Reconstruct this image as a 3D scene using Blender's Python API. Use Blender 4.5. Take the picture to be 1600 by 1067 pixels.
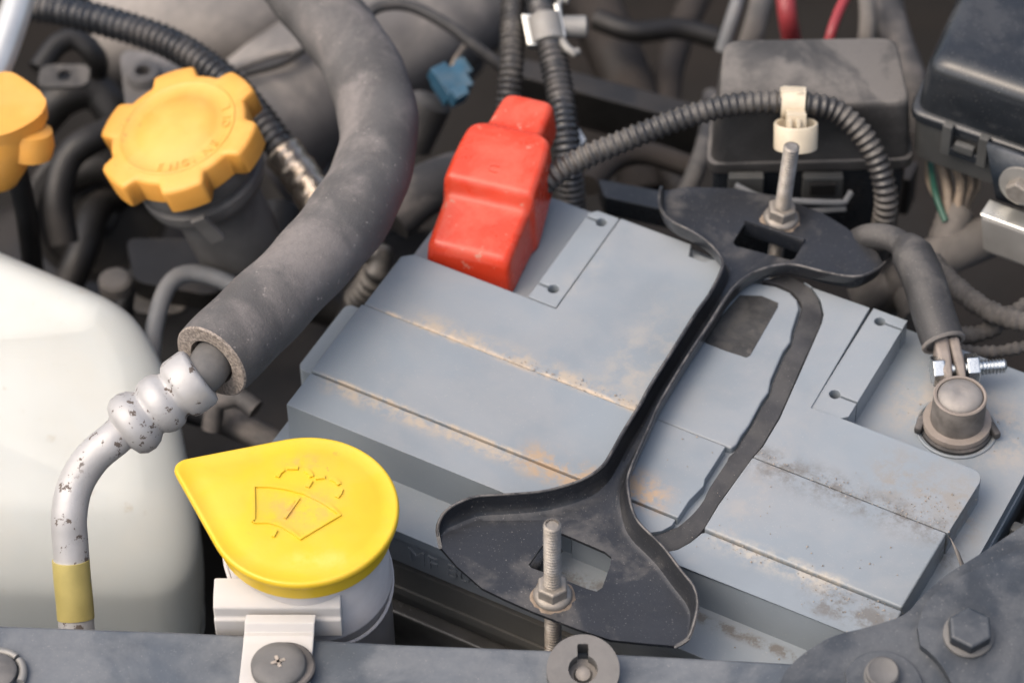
import bpy, bmesh, math, random
from mathutils import Vector, Matrix, Euler
from mathutils.geometry import tessellate_polygon
random.seed(7)
S = bpy.context.scene
for o in list(bpy.data.objects): bpy.data.objects.remove(o)
MM = 0.001
R = math.radians
# ------------------------------------------------------------------ camera, sky, sun, exposure
CAM = Vector((-43.15, -779.23, 883.92))          # millimetres; the battery's lid is the plane z = 0
RX, RY, FPX = R(42.253), R(0.811), 5000.0
cd = bpy.data.cameras.new('camera'); cam = bpy.data.objects.new('camera', cd); S.collection.objects.link(cam)
cam.location = CAM*MM; cam.rotation_euler = (RX, RY, 0)
cd.sensor_width = 36; cd.lens = FPX/1600*36; cd.clip_start = 0.02; cd.clip_end = 60
cd.dof.use_dof = True; cd.dof.focus_distance = 1.135; cd.dof.aperture_fstop = 8.5
S.camera = cam
W = bpy.data.worlds.new('World'); S.world = W; W.use_nodes = True
SUN_EL, SUN_AZ = R(58), R(-112)                  # azimuth measured from +Y clockwise: the sun stands to the left and a little in front
wn = W.node_tree.nodes; wl = W.node_tree.links
sky = wn.new('ShaderNodeTexSky'); sky.sky_type = 'NISHITA'; sky.sun_disc = False
sky.sun_elevation = SUN_EL; sky.sun_rotation = SUN_AZ; sky.air_density = 1.0; sky.dust_density = 7.0; sky.ozone_density = 0.6
wl.new(sky.outputs[0], wn['Background'].inputs[0]); wn['Background'].inputs[1].default_value = 0.15
sd = bpy.data.lights.new('sun', 'SUN'); sun = bpy.data.objects.new('sun', sd); S.collection.objects.link(sun)
sd.energy = 0.85; sd.angle = R(90); sd.color = (1, .975, .94)
sdir = Vector((math.sin(SUN_AZ)*math.cos(SUN_EL), math.cos(SUN_AZ)*math.cos(SUN_EL), math.sin(SUN_EL)))
sun.rotation_euler = sdir.to_track_quat('Z', 'Y').to_euler()
vs = S.view_settings; vs.view_transform = 'Standard'; vs.look = 'None'; vs.gamma = 1; vs.exposure = 0.55
S.render.engine = 'CYCLES'
# ------------------------------------------------------------------ measuring helpers
ROT = Euler((RX, RY, 0)).to_matrix()
IR, IU, TC = ROT @ Vector((1,0,0)), ROT @ Vector((0,1,0)), ROT @ Vector((0,0,1))
def at(px, py, z=0):
    d = ROT @ Vector(((px-800)/FPX, -(py-533.5)/FPX, -1)); return CAM + d*((z-CAM.z)/d.z)
def onplane(px, py, c, n):
    d = ROT @ Vector(((px-800)/FPX, -(py-533.5)/FPX, -1)); return CAM + d*((c-CAM).dot(n)/d.dot(n))
def proj(p):
    q = ROT.transposed() @ (p-CAM); return 800+FPX*q.x/-q.z, 533.5-FPX*q.y/-q.z
def zfor(p, py, lo=-200, hi=200):
    for _ in range(40):
        m = (lo+hi)/2
        if proj(Vector((p.x, p.y, m)))[1] > py: lo = m
        else: hi = m
    return lo
BY = R(28.2586)
def b2w(x, y, z=0):
    x -= 119; y -= 71.09; c, s = math.cos(-BY), math.sin(-BY); return Vector((c*x-s*y, s*x+c*y, z))
def bat(px, py, z=0):
    w = at(px, py, z); c, s = math.cos(BY), math.sin(BY); return (c*w.x-s*w.y+119, s*w.x+c*w.y+71.09)
def PP(*a): return [at(*p) for p in a]
# ------------------------------------------------------------------ materials
def mat(name, col, rough=.5, metal=0, var=.12, scale=60, dust=0, dcol=(.30,.26,.22), dscale=45, bump=0, bscale=900, speck=0, scol=None,
        spec=.5, sss=0, coat=0, chips=0, chipcol=(.05,.045,.04), chscale=220, dlo=.42, dhi=.62, alpha=None, stains=None, up=True):
    m = bpy.data.materials.new(name); m.use_nodes = True; nt = m.node_tree; N = nt.nodes; L = nt.links; p = N['Principled BSDF']
    def nd(t, **k):
        n = N.new(t)
        for a, b in k.items(): setattr(n, a, b)
        return n
    def val(x, i):
        if hasattr(x, 'links') : L.new(x, i)
        else: i.default_value = x
    def math_(op, a, b=0, c=None):
        n = nd('ShaderNodeMath', operation=op); val(a, n.inputs[0]); val(b, n.inputs[1])
        if c is not None: val(c, n.inputs[2])
        return n.outputs[0]
    def mr(x, a, b, c=0, d=1):
        n = nd('ShaderNodeMapRange', interpolation_type='SMOOTHSTEP'); val(x, n.inputs[0])
        for i, v in enumerate((a, b, c, d)): n.inputs[i+1].default_value = v
        return n.outputs[0]
    def mix(f, a, b):
        n = nd('ShaderNodeMix', data_type='RGBA'); val(f, n.inputs[0])
        for x, i in ((a, 6), (b, 7)):
            if isinstance(x, tuple): n.inputs[i].default_value = (*x[:3], 1)
            else: L.new(x, n.inputs[i])
        return n.outputs[2]
    tc = nd('ShaderNodeTexCoord').outputs['Object']
    def noise(s, det=4, ro=.55, off=0, dist=0):
        n = nd('ShaderNodeTexNoise'); n.inputs['Scale'].default_value = s; n.inputs['Detail'].default_value = det
        n.inputs['Roughness'].default_value = ro; n.inputs['Distortion'].default_value = dist
        if off:
            mp = nd('ShaderNodeMapping'); mp.inputs[1].default_value = (off, off*.7, off*.3); L.new(tc, mp.inputs[0]); L.new(mp.outputs[0], n.inputs[0])
        else: L.new(tc, n.inputs[0])
        return n.outputs[0]
    c = mix(mr(noise(scale), .3, .7), tuple(x*(1-var) for x in col), tuple(min(1, x*(1+var)) for x in col))
    r = math_('ADD', rough-.08, math_('MULTIPLY', noise(scale*2.3, off=.3), .16))
    upz = None
    if dust:
        sx = nd('ShaderNodeSeparateXYZ'); L.new(nd('ShaderNodeNewGeometry').outputs['Normal'], sx.inputs[0])
        upz = mr(sx.outputs[2], -.1, .75, .10, 1)
        f = math_('MULTIPLY', mr(noise(dscale, 6, .62, .9, .4), dlo, dhi), dust)
        f = math_('ADD', f, dust*.22)
        f = math_('MULTIPLY', f, math_('ADD', .55, math_('MULTIPLY', noise(dscale*14, 3, .7, .2), .9)))
        if up: f = math_('MULTIPLY', f, upz)
        f = math_('MINIMUM', f, .95)
        c = mix(f, c, dcol); r = math_('ADD', r, math_('MULTIPLY', f, .45))
    if stains:
        sp = nd('ShaderNodeSeparateXYZ'); L.new(tc, sp.inputs[0]); X, Y = sp.outputs[0], sp.outputs[1]
        for (y0, ya, yb, x0, x1, amt, sc) in stains:      # deposits along a seam: y0 seam, reach below ya / above yb, between x0 and x1 (mm)
            d = math_('SUBTRACT', math_('MULTIPLY', Y, 1000), y0)
            g = math_('MULTIPLY', mr(d, -ya, -.1), mr(d, .1, yb, 1, 0))
            xm = math_('MULTIPLY', X, 1000)
            g = math_('MULTIPLY', g, math_('MULTIPLY', mr(xm, x0, x0+14), mr(xm, x1-14, x1, 1, 0)))
            nn = math_('MULTIPLY', mr(noise(110, 8, .74, y0*.01+x0*.003), .40, .64), math_('ADD', .62, math_('MULTIPLY', noise(520, 4, .75, .4), .75)))
            g = math_('MINIMUM', math_('MULTIPLY', math_('MULTIPLY', g, nn), amt), .9)
            c = mix(g, c, sc); r = math_('ADD', r, math_('MULTIPLY', g, .3))
    if chips:
        f = math_('MULTIPLY', mr(noise(chscale, 6, .72, .5), .57 if chips > 1 else .60, .61 if chips > 1 else .66), mr(noise(chscale*.22, 2, .5, .77), .62-chips*.3, .72-chips*.3))
        c = mix(f, c, chipcol); r = math_('ADD', r, math_('MULTIPLY', f, .35))
    if speck:
        f = math_('MULTIPLY', mr(noise(1500, 2, .5, .11), .67, .73), speck*.5)
        c = mix(f, c, scol or (.55,.52,.48))
    L.new(c, p.inputs['Base Color']); L.new(math_('MINIMUM', math_('MAXIMUM', r, .04), 1), p.inputs['Roughness'])
    p.inputs['Metallic'].default_value = metal; p.inputs['Specular IOR Level'].default_value = spec
    if sss:
        p.inputs['Subsurface Weight'].default_value = sss; p.inputs['Subsurface Radius'].default_value = (1, .9, .75); p.inputs['Subsurface Scale'].default_value = .006
    if coat: p.inputs['Coat Weight'].default_value = coat; p.inputs['Coat Roughness'].default_value = .15
    b = nd('ShaderNodeBump'); b.inputs['Strength'].default_value = bump or .05; b.inputs['Distance'].default_value = .0006
    L.new(noise(bscale, 4, .6), b.inputs['Height']); L.new(b.outputs[0], p.inputs['Normal'])
    return m
TAN, RUST, DIRT = (.39,.33,.26), (.36,.26,.17), (.14,.137,.132)
K = {}
K['lid'] = mat('battery_plastic', (.213,.245,.272), .36, var=.08, scale=18, dust=.34, dcol=(.29,.295,.30), dscale=22, bump=.05, bscale=1500, speck=.35, spec=.45,
    stains=[(-12,9,9.5,88,172,1.7,DIRT),(-4.5,4,3.2,150,250,1.9,(.13,.12,.11)),(56.2,3.2,11,14,122,1.4,TAN),(56.2,.8,2.6,0,122,1.7,(.52,.43,.33)),(17.9,9,2,0,100,1.6,TAN),(17.9,10,12,82,128,1.5,RUST),(20,7,16,118,150,1.7,(.42,.30,.2)),(70,16,60,88,122,.8,(.33,.31,.28)),(108,22,30,58,76,.8,(.36,.34,.31)),
            (56,13,12,150,250,1.1,DIRT),(17.5,10,5,158,226,1.2,(.40,.37,.32)),(8,9,11,200,252,1.5,DIRT),(70,16,24,196,252,1.1,(.24,.23,.215)),(118,28,30,184,255,.95,(.34,.31,.275)),(30,30,90,158,182,.6,(.33,.31,.29))])
K['case'] = mat('battery_case_plastic', (.20,.225,.25), .38, var=.08, dust=.3, dcol=(.20,.18,.16), bump=.06, speck=.3)
K['caselow'] = mat('battery_case_lower_plastic', (.13,.132,.128), .35, var=.1, dust=.4, dcol=(.16,.15,.13), bump=.06)
K['strap'] = mat('handle_rubber', (.034,.034,.036), .58, var=.2, dust=.34, dcol=(.095,.092,.088), dscale=70, bump=.2, bscale=1600, speck=.3)
K['sticker'] = mat('worn_label', (.026,.026,.026), .55, var=.3, scale=140, dust=.32, dcol=(.10,.095,.085), dscale=120, bump=.3, bscale=700, chips=.5, chipcol=(.09,.085,.08))
K['bracket'] = mat('black_painted_steel', (.0085,.0105,.0145), .33, var=.2, dust=.5, dcol=(.10,.095,.09), dscale=36, dlo=.51, dhi=.67, bump=.12, bscale=1100, speck=.4, coat=.3)
K['beam'] = mat('crossmember_paint', (.055,.068,.085), .42, var=.12, dust=.55, dcol=(.17,.18,.19), dscale=24, bump=.08, speck=.3, coat=.1)
K['latch'] = mat('latch_bracket_paint', (.015,.022,.032), .32, var=.15, dust=.36, dcol=(.14,.147,.155), dscale=26, bump=.1, speck=.4)
K['zinc'] = mat('dull_zinc', (.29,.27,.245), .45, .55, var=.2, scale=200, dust=.3, dcol=(.30,.25,.19), bump=.2, bscale=1500, chips=.3, chipcol=(.2,.15,.11))
K['bright'] = mat('bright_zinc', (.62,.65,.66), .28, 1, var=.1, scale=200, bump=.1)
K['rust'] = mat('rusty_dust', (.20,.155,.115), .9, var=.25, scale=300, bump=.5)
K['tan'] = mat('oxidised_clamp', (.25,.215,.19), .65, .25, var=.2, scale=150, dust=.6, dcol=(.29,.25,.215), bump=.35, up=False)
K['ringside'] = mat('brown_clamp_ring', (.15,.138,.125), .6, .3, var=.35, scale=120, bump=.25, dust=.3, dcol=(.42,.35,.3))
K['lead'] = mat('dull_lead', (.27,.255,.24), .5, .5, var=.15, scale=150, bump=.25, dust=.3, dcol=(.4,.36,.32))
K['blackrub'] = mat('black_rubber', (.030,.030,.031), .6, var=.2, dust=.75, dcol=(.16,.145,.135), dscale=40, bump=.2, bscale=1300, speck=.3)
K['cable'] = mat('cable_sheath', (.030,.030,.031), .5, var=.2, dust=.55, dcol=(.12,.113,.106), dscale=60, bump=.2, speck=.4)
K['conduit'] = mat('conduit_plastic', (.020,.022,.025), .22, var=.15, dust=.35, dcol=(.14,.125,.11), dscale=50, bump=.05, spec=.8)
K['conduitdust'] = mat('dusty_conduit_plastic', (.024,.024,.025), .28, var=.15, dust=.5, dcol=(.17,.155,.135), dscale=40, bump=.06)
K['box'] = mat('black_plastic', (.015,.018,.022), .17, var=.15, dust=.24, dcol=(.10,.10,.10), dscale=30, bump=.06, speck=.3)
K['boxdust'] = mat('dusty_black_plastic', (.035,.034,.033), .5, var=.2, dust=.9, dcol=(.15,.14,.13), dscale=28, bump=.15, speck=.3)
K['boxgrey'] = mat('grey_box_plastic', (.060,.062,.061), .5, var=.15, dust=.4, dcol=(.14,.135,.125), bump=.1)
K['red'] = mat('red_plastic', (.60,.045,.016), .25, var=.06, chips=.55, chipcol=(.50,.21,.15), chscale=170, dust=.30, dcol=(.60,.17,.115), dscale=55, bump=.05, spec=.4, sss=.12, speck=.2, scol=(.7,.4,.33))
K['yellow'] = mat('yellow_plastic', (.66,.445,.018), .38, var=.06, scale=40, stains=[(-1,13,15,-21,19,1.0,(.58,.35,.08)),(21,5,6,-14,12,.9,(.50,.32,.10)),(-22,7,5,-10,24,.6,(.78,.55,.12))], dust=.16, dcol=(.72,.44,.10), dscale=50, bump=.06, sss=.1, chips=.15, chipcol=(.45,.26,.06))
K['amber'] = mat('amber_plastic', (.73,.345,.06), .42, var=.06, dust=.3, dcol=(.76,.43,.13), bump=.06, sss=.1, chips=.12, chipcol=(.4,.22,.06))
K['white'] = mat('white_nylon', (.50,.485,.465), .42, var=.04, dust=.2, dcol=(.6,.54,.47), sss=.2, bump=.05)
K['ivory'] = mat('ivory_nylon', (.60,.52,.39), .42, var=.08, scale=120, sss=.2, bump=.05)
K['tank'] = mat('milky_plastic', (.455,.475,.455), .40, var=.05, scale=14, dust=.18, dcol=(.52,.49,.42), dscale=22, sss=.35, bump=.03, chips=.22, chipcol=(.42,.40,.35), chscale=150)
K['neck'] = mat('translucent_neck_plastic', (.58,.55,.53), .4, var=.08, dust=.2, dcol=(.4,.36,.32), sss=.3, bump=.05)
K['foam'] = mat('foam_rubber', (.070,.069,.069), .75, var=.25, scale=35, dust=.75, dcol=(.20,.183,.174), dscale=24, bump=.6, bscale=1300, chips=.45, chipcol=(.27,.245,.225), chscale=420, speck=.4, scol=(.4,.37,.34))
K['foamend'] = mat('cut_foam', (.25,.215,.185), .95, var=.4, scale=900, bump=.9, bscale=900, chips=.45, chipcol=(.12,.10,.085), chscale=900)
K['hose'] = mat('grey_rubber', (.105,.103,.10), .55, var=.2, dust=.4, dcol=(.20,.188,.176), bump=.2)
K['alu'] = mat('cast_aluminium', (.43,.425,.42), .5, .3, var=.06, scale=120, dust=.12, dcol=(.5,.47,.44), bump=.2, bscale=600, chips=1.3, chipcol=(.14,.115,.10), chscale=190)
K['gold'] = mat('yellow_tape', (.48,.40,.14), .42, .25, var=.12, scale=50, bump=.1)
K['silver'] = mat('silver_tube', (.66,.66,.63), .35, .6, var=.06, bump=.1, chips=.3)
K['foil'] = mat('foil_tape', (.55,.45,.35), .22, .9, var=.3, scale=250, bump=1.0, bscale=350)
K['manifold'] = mat('dusty_grey_plastic', (.11,.105,.102), .55, var=.2, dust=.85, dcol=(.30,.275,.25), dscale=16, bump=.15)
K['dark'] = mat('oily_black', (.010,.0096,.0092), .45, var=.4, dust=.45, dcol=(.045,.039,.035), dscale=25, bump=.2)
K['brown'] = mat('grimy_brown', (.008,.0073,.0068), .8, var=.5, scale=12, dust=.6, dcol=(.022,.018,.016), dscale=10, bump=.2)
K['brown2'] = mat('rust_brown_rubber', (.018,.015,.013), .6, var=.4, dust=.6, dcol=(.045,.037,.032), dscale=20, bump=.2)
K['greypipe'] = mat('grey_painted_pipe', (.14,.15,.16), .45, var=.15, dust=.4, dcol=(.2,.19,.18), bump=.1)
K['blue'] = mat('blue_plastic', (.035,.13,.21), .42, var=.2, scale=120, dust=.4, dcol=(.2,.24,.26), bump=.1)
K['cloth'] = mat('cloth_tape', (.070,.066,.062), .9, var=.3, scale=300, dust=.6, dcol=(.115,.106,.098), dscale=80, bump=.9, bscale=1200, up=False)
K['tape'] = mat('dusty_tape', (.10,.094,.088), .7, var=.2, dust=.8, dcol=(.20,.182,.165), dscale=30, bump=.2, up=False)
K['wiretan'] = mat('tan_wire', (.36,.28,.20), .55, var=.25, scale=150, dust=.5, dcol=(.24,.21,.18), up=False, bump=.1)
K['wiregreen'] = mat('green_wire', (.03,.12,.085), .45, var=.1)
K['wirered'] = mat('red_wire', (.26,.035,.04), .45, var=.1)
K['steel'] = mat('dusty_steel', (.27,.265,.25), .5, .4, var=.12, dust=.7, dcol=(.30,.285,.26), dscale=40, bump=.12)
K['edge'] = mat('bare_steel_edge', (.62,.62,.58), .3, .9, var=.1, bump=.1)
K['tray'] = mat('glossy_black_tray', (.075,.072,.068), .18, var=.2, dust=.2, dcol=(.12,.115,.105), bump=.05, coat=.4)
K['edgewear'] = mat('worn_paint_edge', (.035,.036,.04), .32, .3, var=.5, scale=180, dust=.5, dcol=(.22,.205,.19), dscale=120, up=False)
K['sand'] = mat('road_grit', (.30,.26,.22), .95, var=.4, scale=500, bump=.5)
# ------------------------------------------------------------------ mesh helpers (millimetres, world axes)
BASES = {}
class MB:
    def __init__(s): s.v = []; s.f = []
    def add(s, vs_, fs):
        n = len(s.v); s.v += [Vector(v) for v in vs_]; s.f += [tuple(n+i for i in f) for f in fs]; return s
    def ring_loft(s, rings, cap=True, closed=False):
        n = len(rings[0]); vs_ = [p for r in rings for p in r]; fs = []
        m = len(rings)
        for i in range(m if closed else m-1):
            for j in range(n):
                a, b = i*n+j, i*n+(j+1) % n; c, d = ((i+1) % m)*n+(j+1) % n, ((i+1) % m)*n+j
                fs.append((a, b, c, d))
        if cap and not closed: fs += [tuple(range(n-1, -1, -1)), tuple((m-1)*n+j for j in range(n))]
        return s.add(vs_, fs)
    def sweep(s, pts, rad, n=18, step=4, cap=True, ell=None):
        path = catmull(pts, step); L = [0]
        for a, b in zip(path, path[1:]): L.append(L[-1]+(b-a).length)
        T = (path[1]-path[0]).normalized(); U = T.orthogonal().normalized(); rings = []
        for i, p in enumerate(path):
            t = (path[min(i+1, len(path)-1)]-path[max(i-1, 0)]).normalized()
            U = (U-t*U.dot(t)).normalized(); V = t.cross(U)
            r = rad(L[i], L[i]/L[-1]) if callable(rad) else rad
            rings.append([p+(U*math.cos(2*math.pi*k/n)+V*math.sin(2*math.pi*k/n))*r for k in range(n)])
        return s.ring_loft(rings, cap)
    def lathe(s, prof, c, ax=Vector((0,0,1)), n=40, cap=True):
        ax = Vector(ax).normalized(); U = ax.orthogonal().normalized(); V = ax.cross(U)
        return s.ring_loft([[Vector(c)+ax*h+(U*math.cos(2*math.pi*k/n)+V*math.sin(2*math.pi*k/n))*r for k in range(n)] for r, h in prof], cap)
    def hexa(s, c, ax, af, h, up=None, cham=.12):
        ax = Vector(ax).normalized(); U = (up or ax.orthogonal()); U = (U-ax*U.dot(ax)).normalized(); V = ax.cross(U); r = af/math.sqrt(3)
        def rg(q, hh): return [Vector(c)+ax*hh+(U*math.cos(math.pi*k/3)+V*math.sin(math.pi*k/3))*q for k in range(6)]
        return s.ring_loft([rg(r, 0), rg(r, h*(1-cham)), rg(r*.88, h)])
    def prism(s, out, z0, z1, holes=()):
        loops = [out]+list(holes); V3 = [[Vector((p[0], p[1], 0)) for p in l] for l in loops]
        def area(l): return sum(a.x*b.y-b.x*a.y for a, b in zip(l, l[1:]+l[:1]))
        if area(V3[0]) < 0: V3[0].reverse()
        for h in V3[1:]:
            if area(h) > 0: h.reverse()
        flat = [p for l in V3 for p in l]; tris = tessellate_polygon(V3); n = len(flat); fs = []
        for t in tris:
            a, b, c = (flat[i] for i in t)
            if (b-a).cross(c-a).z < 0: t = (t[0], t[2], t[1])
            fs.append(tuple(i+n for i in t)); fs.append((t[2], t[1], t[0]))
        k = 0
        for l in V3:
            m = len(l)
            for i in range(m): a, b = k+i, k+(i+1) % m; fs.append((a, b, b+n, a+n))
            k += m
        zt = z1 if callable(z1) else (lambda p: z1)
        return s.add([Vector((p.x, p.y, z0)) for p in flat]+[Vector((p.x, p.y, zt(p))) for p in flat], fs)
    def box(s, c, size, rz=0, ax=None):
        hx, hy, hz = (q/2 for q in size); Mx = ax or Matrix.Rotation(rz, 3, 'Z'); c = Vector(c)
        vs_ = [c+Mx @ Vector((x*hx, y*hy, z*hz)) for x in (-1,1) for y in (-1,1) for z in (-1,1)]
        return s.add(vs_, [(0,1,3,2),(4,6,7,5),(0,4,5,1),(2,3,7,6),(0,2,6,4),(1,5,7,3)])
    def xform(s, fn): s.v = [fn(v) for v in s.v]; return s
    def build(s, name, m, parent=None, bevel=0, seg=2, ang=38, sub=0, solid=0, base=None, merge=True, bang=35):
        bm = bmesh.new(); pl, pr = BASES.get(parent.name, (Vector(), 0)) if parent else (base or Vector(), 0)
        Mi = Matrix.Rotation(-pr, 3, 'Z')
        vv = [bm.verts.new((Mi @ (v-pl))*MM) for v in s.v]
        for f in s.f:
            try: bm.faces.new([vv[i] for i in f])
            except ValueError: pass
        if merge: bmesh.ops.remove_doubles(bm, verts=bm.verts, dist=1e-6)
        bmesh.ops.dissolve_degenerate(bm, dist=1e-7, edges=bm.edges)
        bmesh.ops.recalc_face_normals(bm, faces=bm.faces)
        if bevel:
            es = [e for e in bm.edges if len(e.link_faces) == 2 and e.calc_face_angle(0) > R(bang)]
            bmesh.ops.bevel(bm, geom=es, offset=bevel*MM, segments=seg, profile=.5, affect='EDGES', clamp_overlap=True)
        me = bpy.data.meshes.new(name); bm.to_mesh(me); bm.free()
        me.shade_smooth()
        if ang < 180: me.set_sharp_from_angle(angle=R(ang))
        me.materials.append(m)
        o = bpy.data.objects.new(name, me); S.collection.objects.link(o)
        if parent: o.parent = parent
        else: o.location = (base or Vector())*MM
        BASES[o.name] = (pl, pr)
        if bevel: md = o.modifiers.new('normals', 'WEIGHTED_NORMAL'); md.keep_sharp = True; md.weight = 100
        if sub: md = o.modifiers.new('smooth', 'SUBSURF'); md.levels = md.render_levels = sub
        if solid: md = o.modifiers.new('thick', 'SOLIDIFY'); md.thickness = solid*MM; md.offset = -1
        return o
def catmull(pts, step):
    pts = [Vector(p) for p in pts]
    if len(pts) == 2:
        n = max(1, int((pts[1]-pts[0]).length/step)); return [pts[0].lerp(pts[1], i/n) for i in range(n+1)]
    q = [pts[0]*2-pts[1]]+pts+[pts[-1]*2-pts[-2]]; out = []
    for i in range(1, len(q)-2):
        a, b, c, d = q[i-1:i+3]; n = max(1, int((c-b).length/step))
        for k in range(n):
            t = k/n; out.append(.5*((2*b)+(c-a)*t+(2*a-5*b+4*c-d)*t*t+(3*b-a-3*c+d)*t**3))
    return out+[pts[-1]]
def arc(c, r, a0, a1, n): return [(c[0]+r*math.cos(R(a0+(a1-a0)*i/n)), c[1]+r*math.sin(R(a0+(a1-a0)*i/n))) for i in range(n+1)]
def xy(l): return [(p.x, p.y) for p in l]
def tag(o, label, cat=None, group=None, kind=None):
    o['label'] = label
    if cat: o['category'] = cat
    if group: o['group'] = group
    if kind: o['kind'] = kind
    return o
def thing(name, label, cat, base, rz=0, group=None):
    o = bpy.data.objects.new(name, None); S.collection.objects.link(o); o.empty_display_size = .02
    o.location = base*MM; o.rotation_euler = (0, 0, rz); BASES[o.name] = (Vector(base), rz); return tag(o, label, cat, group)
def text_mb(txt, size, depth, place):
    cu = bpy.data.curves.new('t', 'FONT'); cu.body = txt; cu.size = size; cu.extrude = depth; cu.resolution_u = 2
    ob = bpy.data.objects.new('t', cu); S.collection.objects.link(ob); me = bpy.data.meshes.new_from_object(ob.evaluated_get(bpy.context.evaluated_depsgraph_get()))
    b = MB().add([place(v.co) for v in me.vertices], [tuple(p.vertices) for p in me.polygons])
    bpy.data.objects.remove(ob); bpy.data.curves.remove(cu); bpy.data.meshes.remove(me); return b
def stroke(pts, w, h, up=Vector((0,0,1))):          # a raised rib along a polyline lying on a surface
    b = MB(); rings = []
    for i, p in enumerate(pts):
        t = (pts[min(i+1, len(pts)-1)]-pts[max(i-1, 0)]).normalized(); s_ = up.cross(t).normalized()*w/2
        rings.append([p-s_-up*.3, p-s_+up*h, p+s_+up*h, p+s_-up*.3])
    return b.ring_loft(rings)
def thread(r, z0, z1, pitch=1.5, depth=.75):
    prof = []; z = z0
    while z < z1-.5*pitch: prof += [(r-depth, z), (r, z+pitch*.4), (r, z+pitch*.6), (r-depth, z+pitch*.99)]; z += pitch
    return prof+[(r-.5, z1-.3), (r-.9, z1)]
# ------------------------------------------------------------------ the setting: the bottom and sides of the engine bay
def struct(name, mb, m):
    o = mb.build(name, m, ang=30); o['kind'] = 'structure'; return o
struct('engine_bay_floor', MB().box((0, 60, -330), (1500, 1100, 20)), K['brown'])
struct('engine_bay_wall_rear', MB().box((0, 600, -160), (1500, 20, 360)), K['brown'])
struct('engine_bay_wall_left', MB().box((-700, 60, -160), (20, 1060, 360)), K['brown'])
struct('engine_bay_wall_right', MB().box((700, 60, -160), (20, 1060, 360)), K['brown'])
# ------------------------------------------------------------------ battery
Bt = thing('car_battery', 'grey-blue plastic car battery with seamed lid held under black bracket', 'car battery', b2w(0, 0, -205), -BY)
def bprism(out, z0, z1, holes=()):
    b = MB().prism(out, z0, z1, holes); return b.xform(lambda v: b2w(v.x, v.y, v.z))
def rrect(x0, y0, x1, y1, r=4, n=4):
    return arc((x1-r, y1-r), r, 0, 90, n)+arc((x0+r, y1-r), r, 90, 180, n)+arc((x0+r, y0+r), r, 180, 270, n)+arc((x1-r, y0+r), r, 270, 360, n)
bprism(rrect(-2, -17, 247, 146), -205, -44).build('case', K['caselow'], Bt, bevel=1.5)
bprism(rrect(-3, -18, 248, 147, 3), -60, -56).build('case_rib', K['caselow'], Bt, bevel=.8)
bprism(rrect(-4.5, -19.3, 249, 148), -38, -19.5).build('lid_skirt', K['case'], Bt, bevel=1.2)
bprism(rrect(-5, -20, 250, 148.5), -24, -19).build('lid_base', K['lid'], Bt, bevel=1.6, seg=3)
bprism(arc((245.5,146), 4, 0, 90, 4)+arc((2,146), 4, 90, 180, 4)+[(-2,63.5)]+arc((-9,60.5), 3, 90, 180, 4)+arc((-9,29), 3, 180, 270, 4)+arc((246.5,29), 3, 270, 360, 4), -23, -12).build('terminal_deck', K['lid'], Bt, bevel=1.6, seg=3)
LC = [bat(*p) for p in ((1180,442),(1212,447),(1234,456.5),(1246,469),(1248.6,483),(1237.6,517.5),(1235,534.5),(1224,549),(1204.7,593),(1201,612.5),(1190,627),(1170.6,663.7),(1158,680.5),(1151,694),(1137.7,707.5))]
LM = [bat(*p) for p in ((1133,701),(1115,730),(1101.7,750),(1099.4,761.4),(1077,784),(1060,810))]
LF = [bat(*p) for p in ((1055,812),(1050,820),(1034,829),(1014,832))]
RC = [bat(*p) for p in ((1256,440),(1269,448),(1282.7,468.7),(1287.6,490.7),(1284,505),(1268,542),(1218.6,653.5),(1191.6,698.5),(1176,716))]
RM = [bat(*p) for p in ((1172,722),(1151,750),(1122,790.7),(1102,824))]
RF = [bat(*p) for p in ((1096,832),(1079,846),(1059,857),(1038.7,861.5),(1000,862))]
core = [(1.5,1.5),(236.5,1.5),(236.5,86.5),(169,86.5),(169,141),(67,141),(67,86.5),(1.5,86.5)]
bprism(core, -20, -3.2).build('lid_core', K['lid'], Bt, bevel=.5)
panels = [
 ('front', [(0,0),(118,0),(118,6),LF[3],LF[2],LF[1],LF[0],(LF[0][0]-.5,17.4),(0,17.4)], 0, -21),
 ('front', [(118.6,0),(236,0),(238,2),(238,17.4),(RF[0][0]+1,17.4)]+RF+[(118.6,RF[4][1])], 0, -21),
 ('mid', [(-.3,18.0),(LM[5][0],18.0)]+LM[::-1][1:]+[(LM[0][0],55.7),(-.3,55.7)], .9, -21),
 ('mid', [(RM[3][0],18.0),(237.6,18.0),(238.3,55.7),(RM[0][0],55.7)]+RM[1:3], .9, -21),
 ('rear', [(0,56.4),(LC[-1][0],56.4)]+LC[::-1][1:]+[(118,138.5),(108,140.5),(104,136),(98,136),(96,142),(65.4,142),(65.4,88.4),(4,88.4),(0,85)], .1, -21),
 ('rear', [(RC[-1][0],56.4),(238.6,56.4),(239.5,83)]+arc((234.8,83.4), 4.6, 0, 90, 4)+[(185,88),(171.2,87.6),(170.0,143)]+[(RC[0][0]+3,142.5)]+RC[:-1], .1, -21)]
for nme, out, zt, zb in panels:
    bprism(out, zb, zt).build('lid_panel', K['lid'], Bt, bevel=2.0 if nme == 'front' else .8, seg=3)
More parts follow.
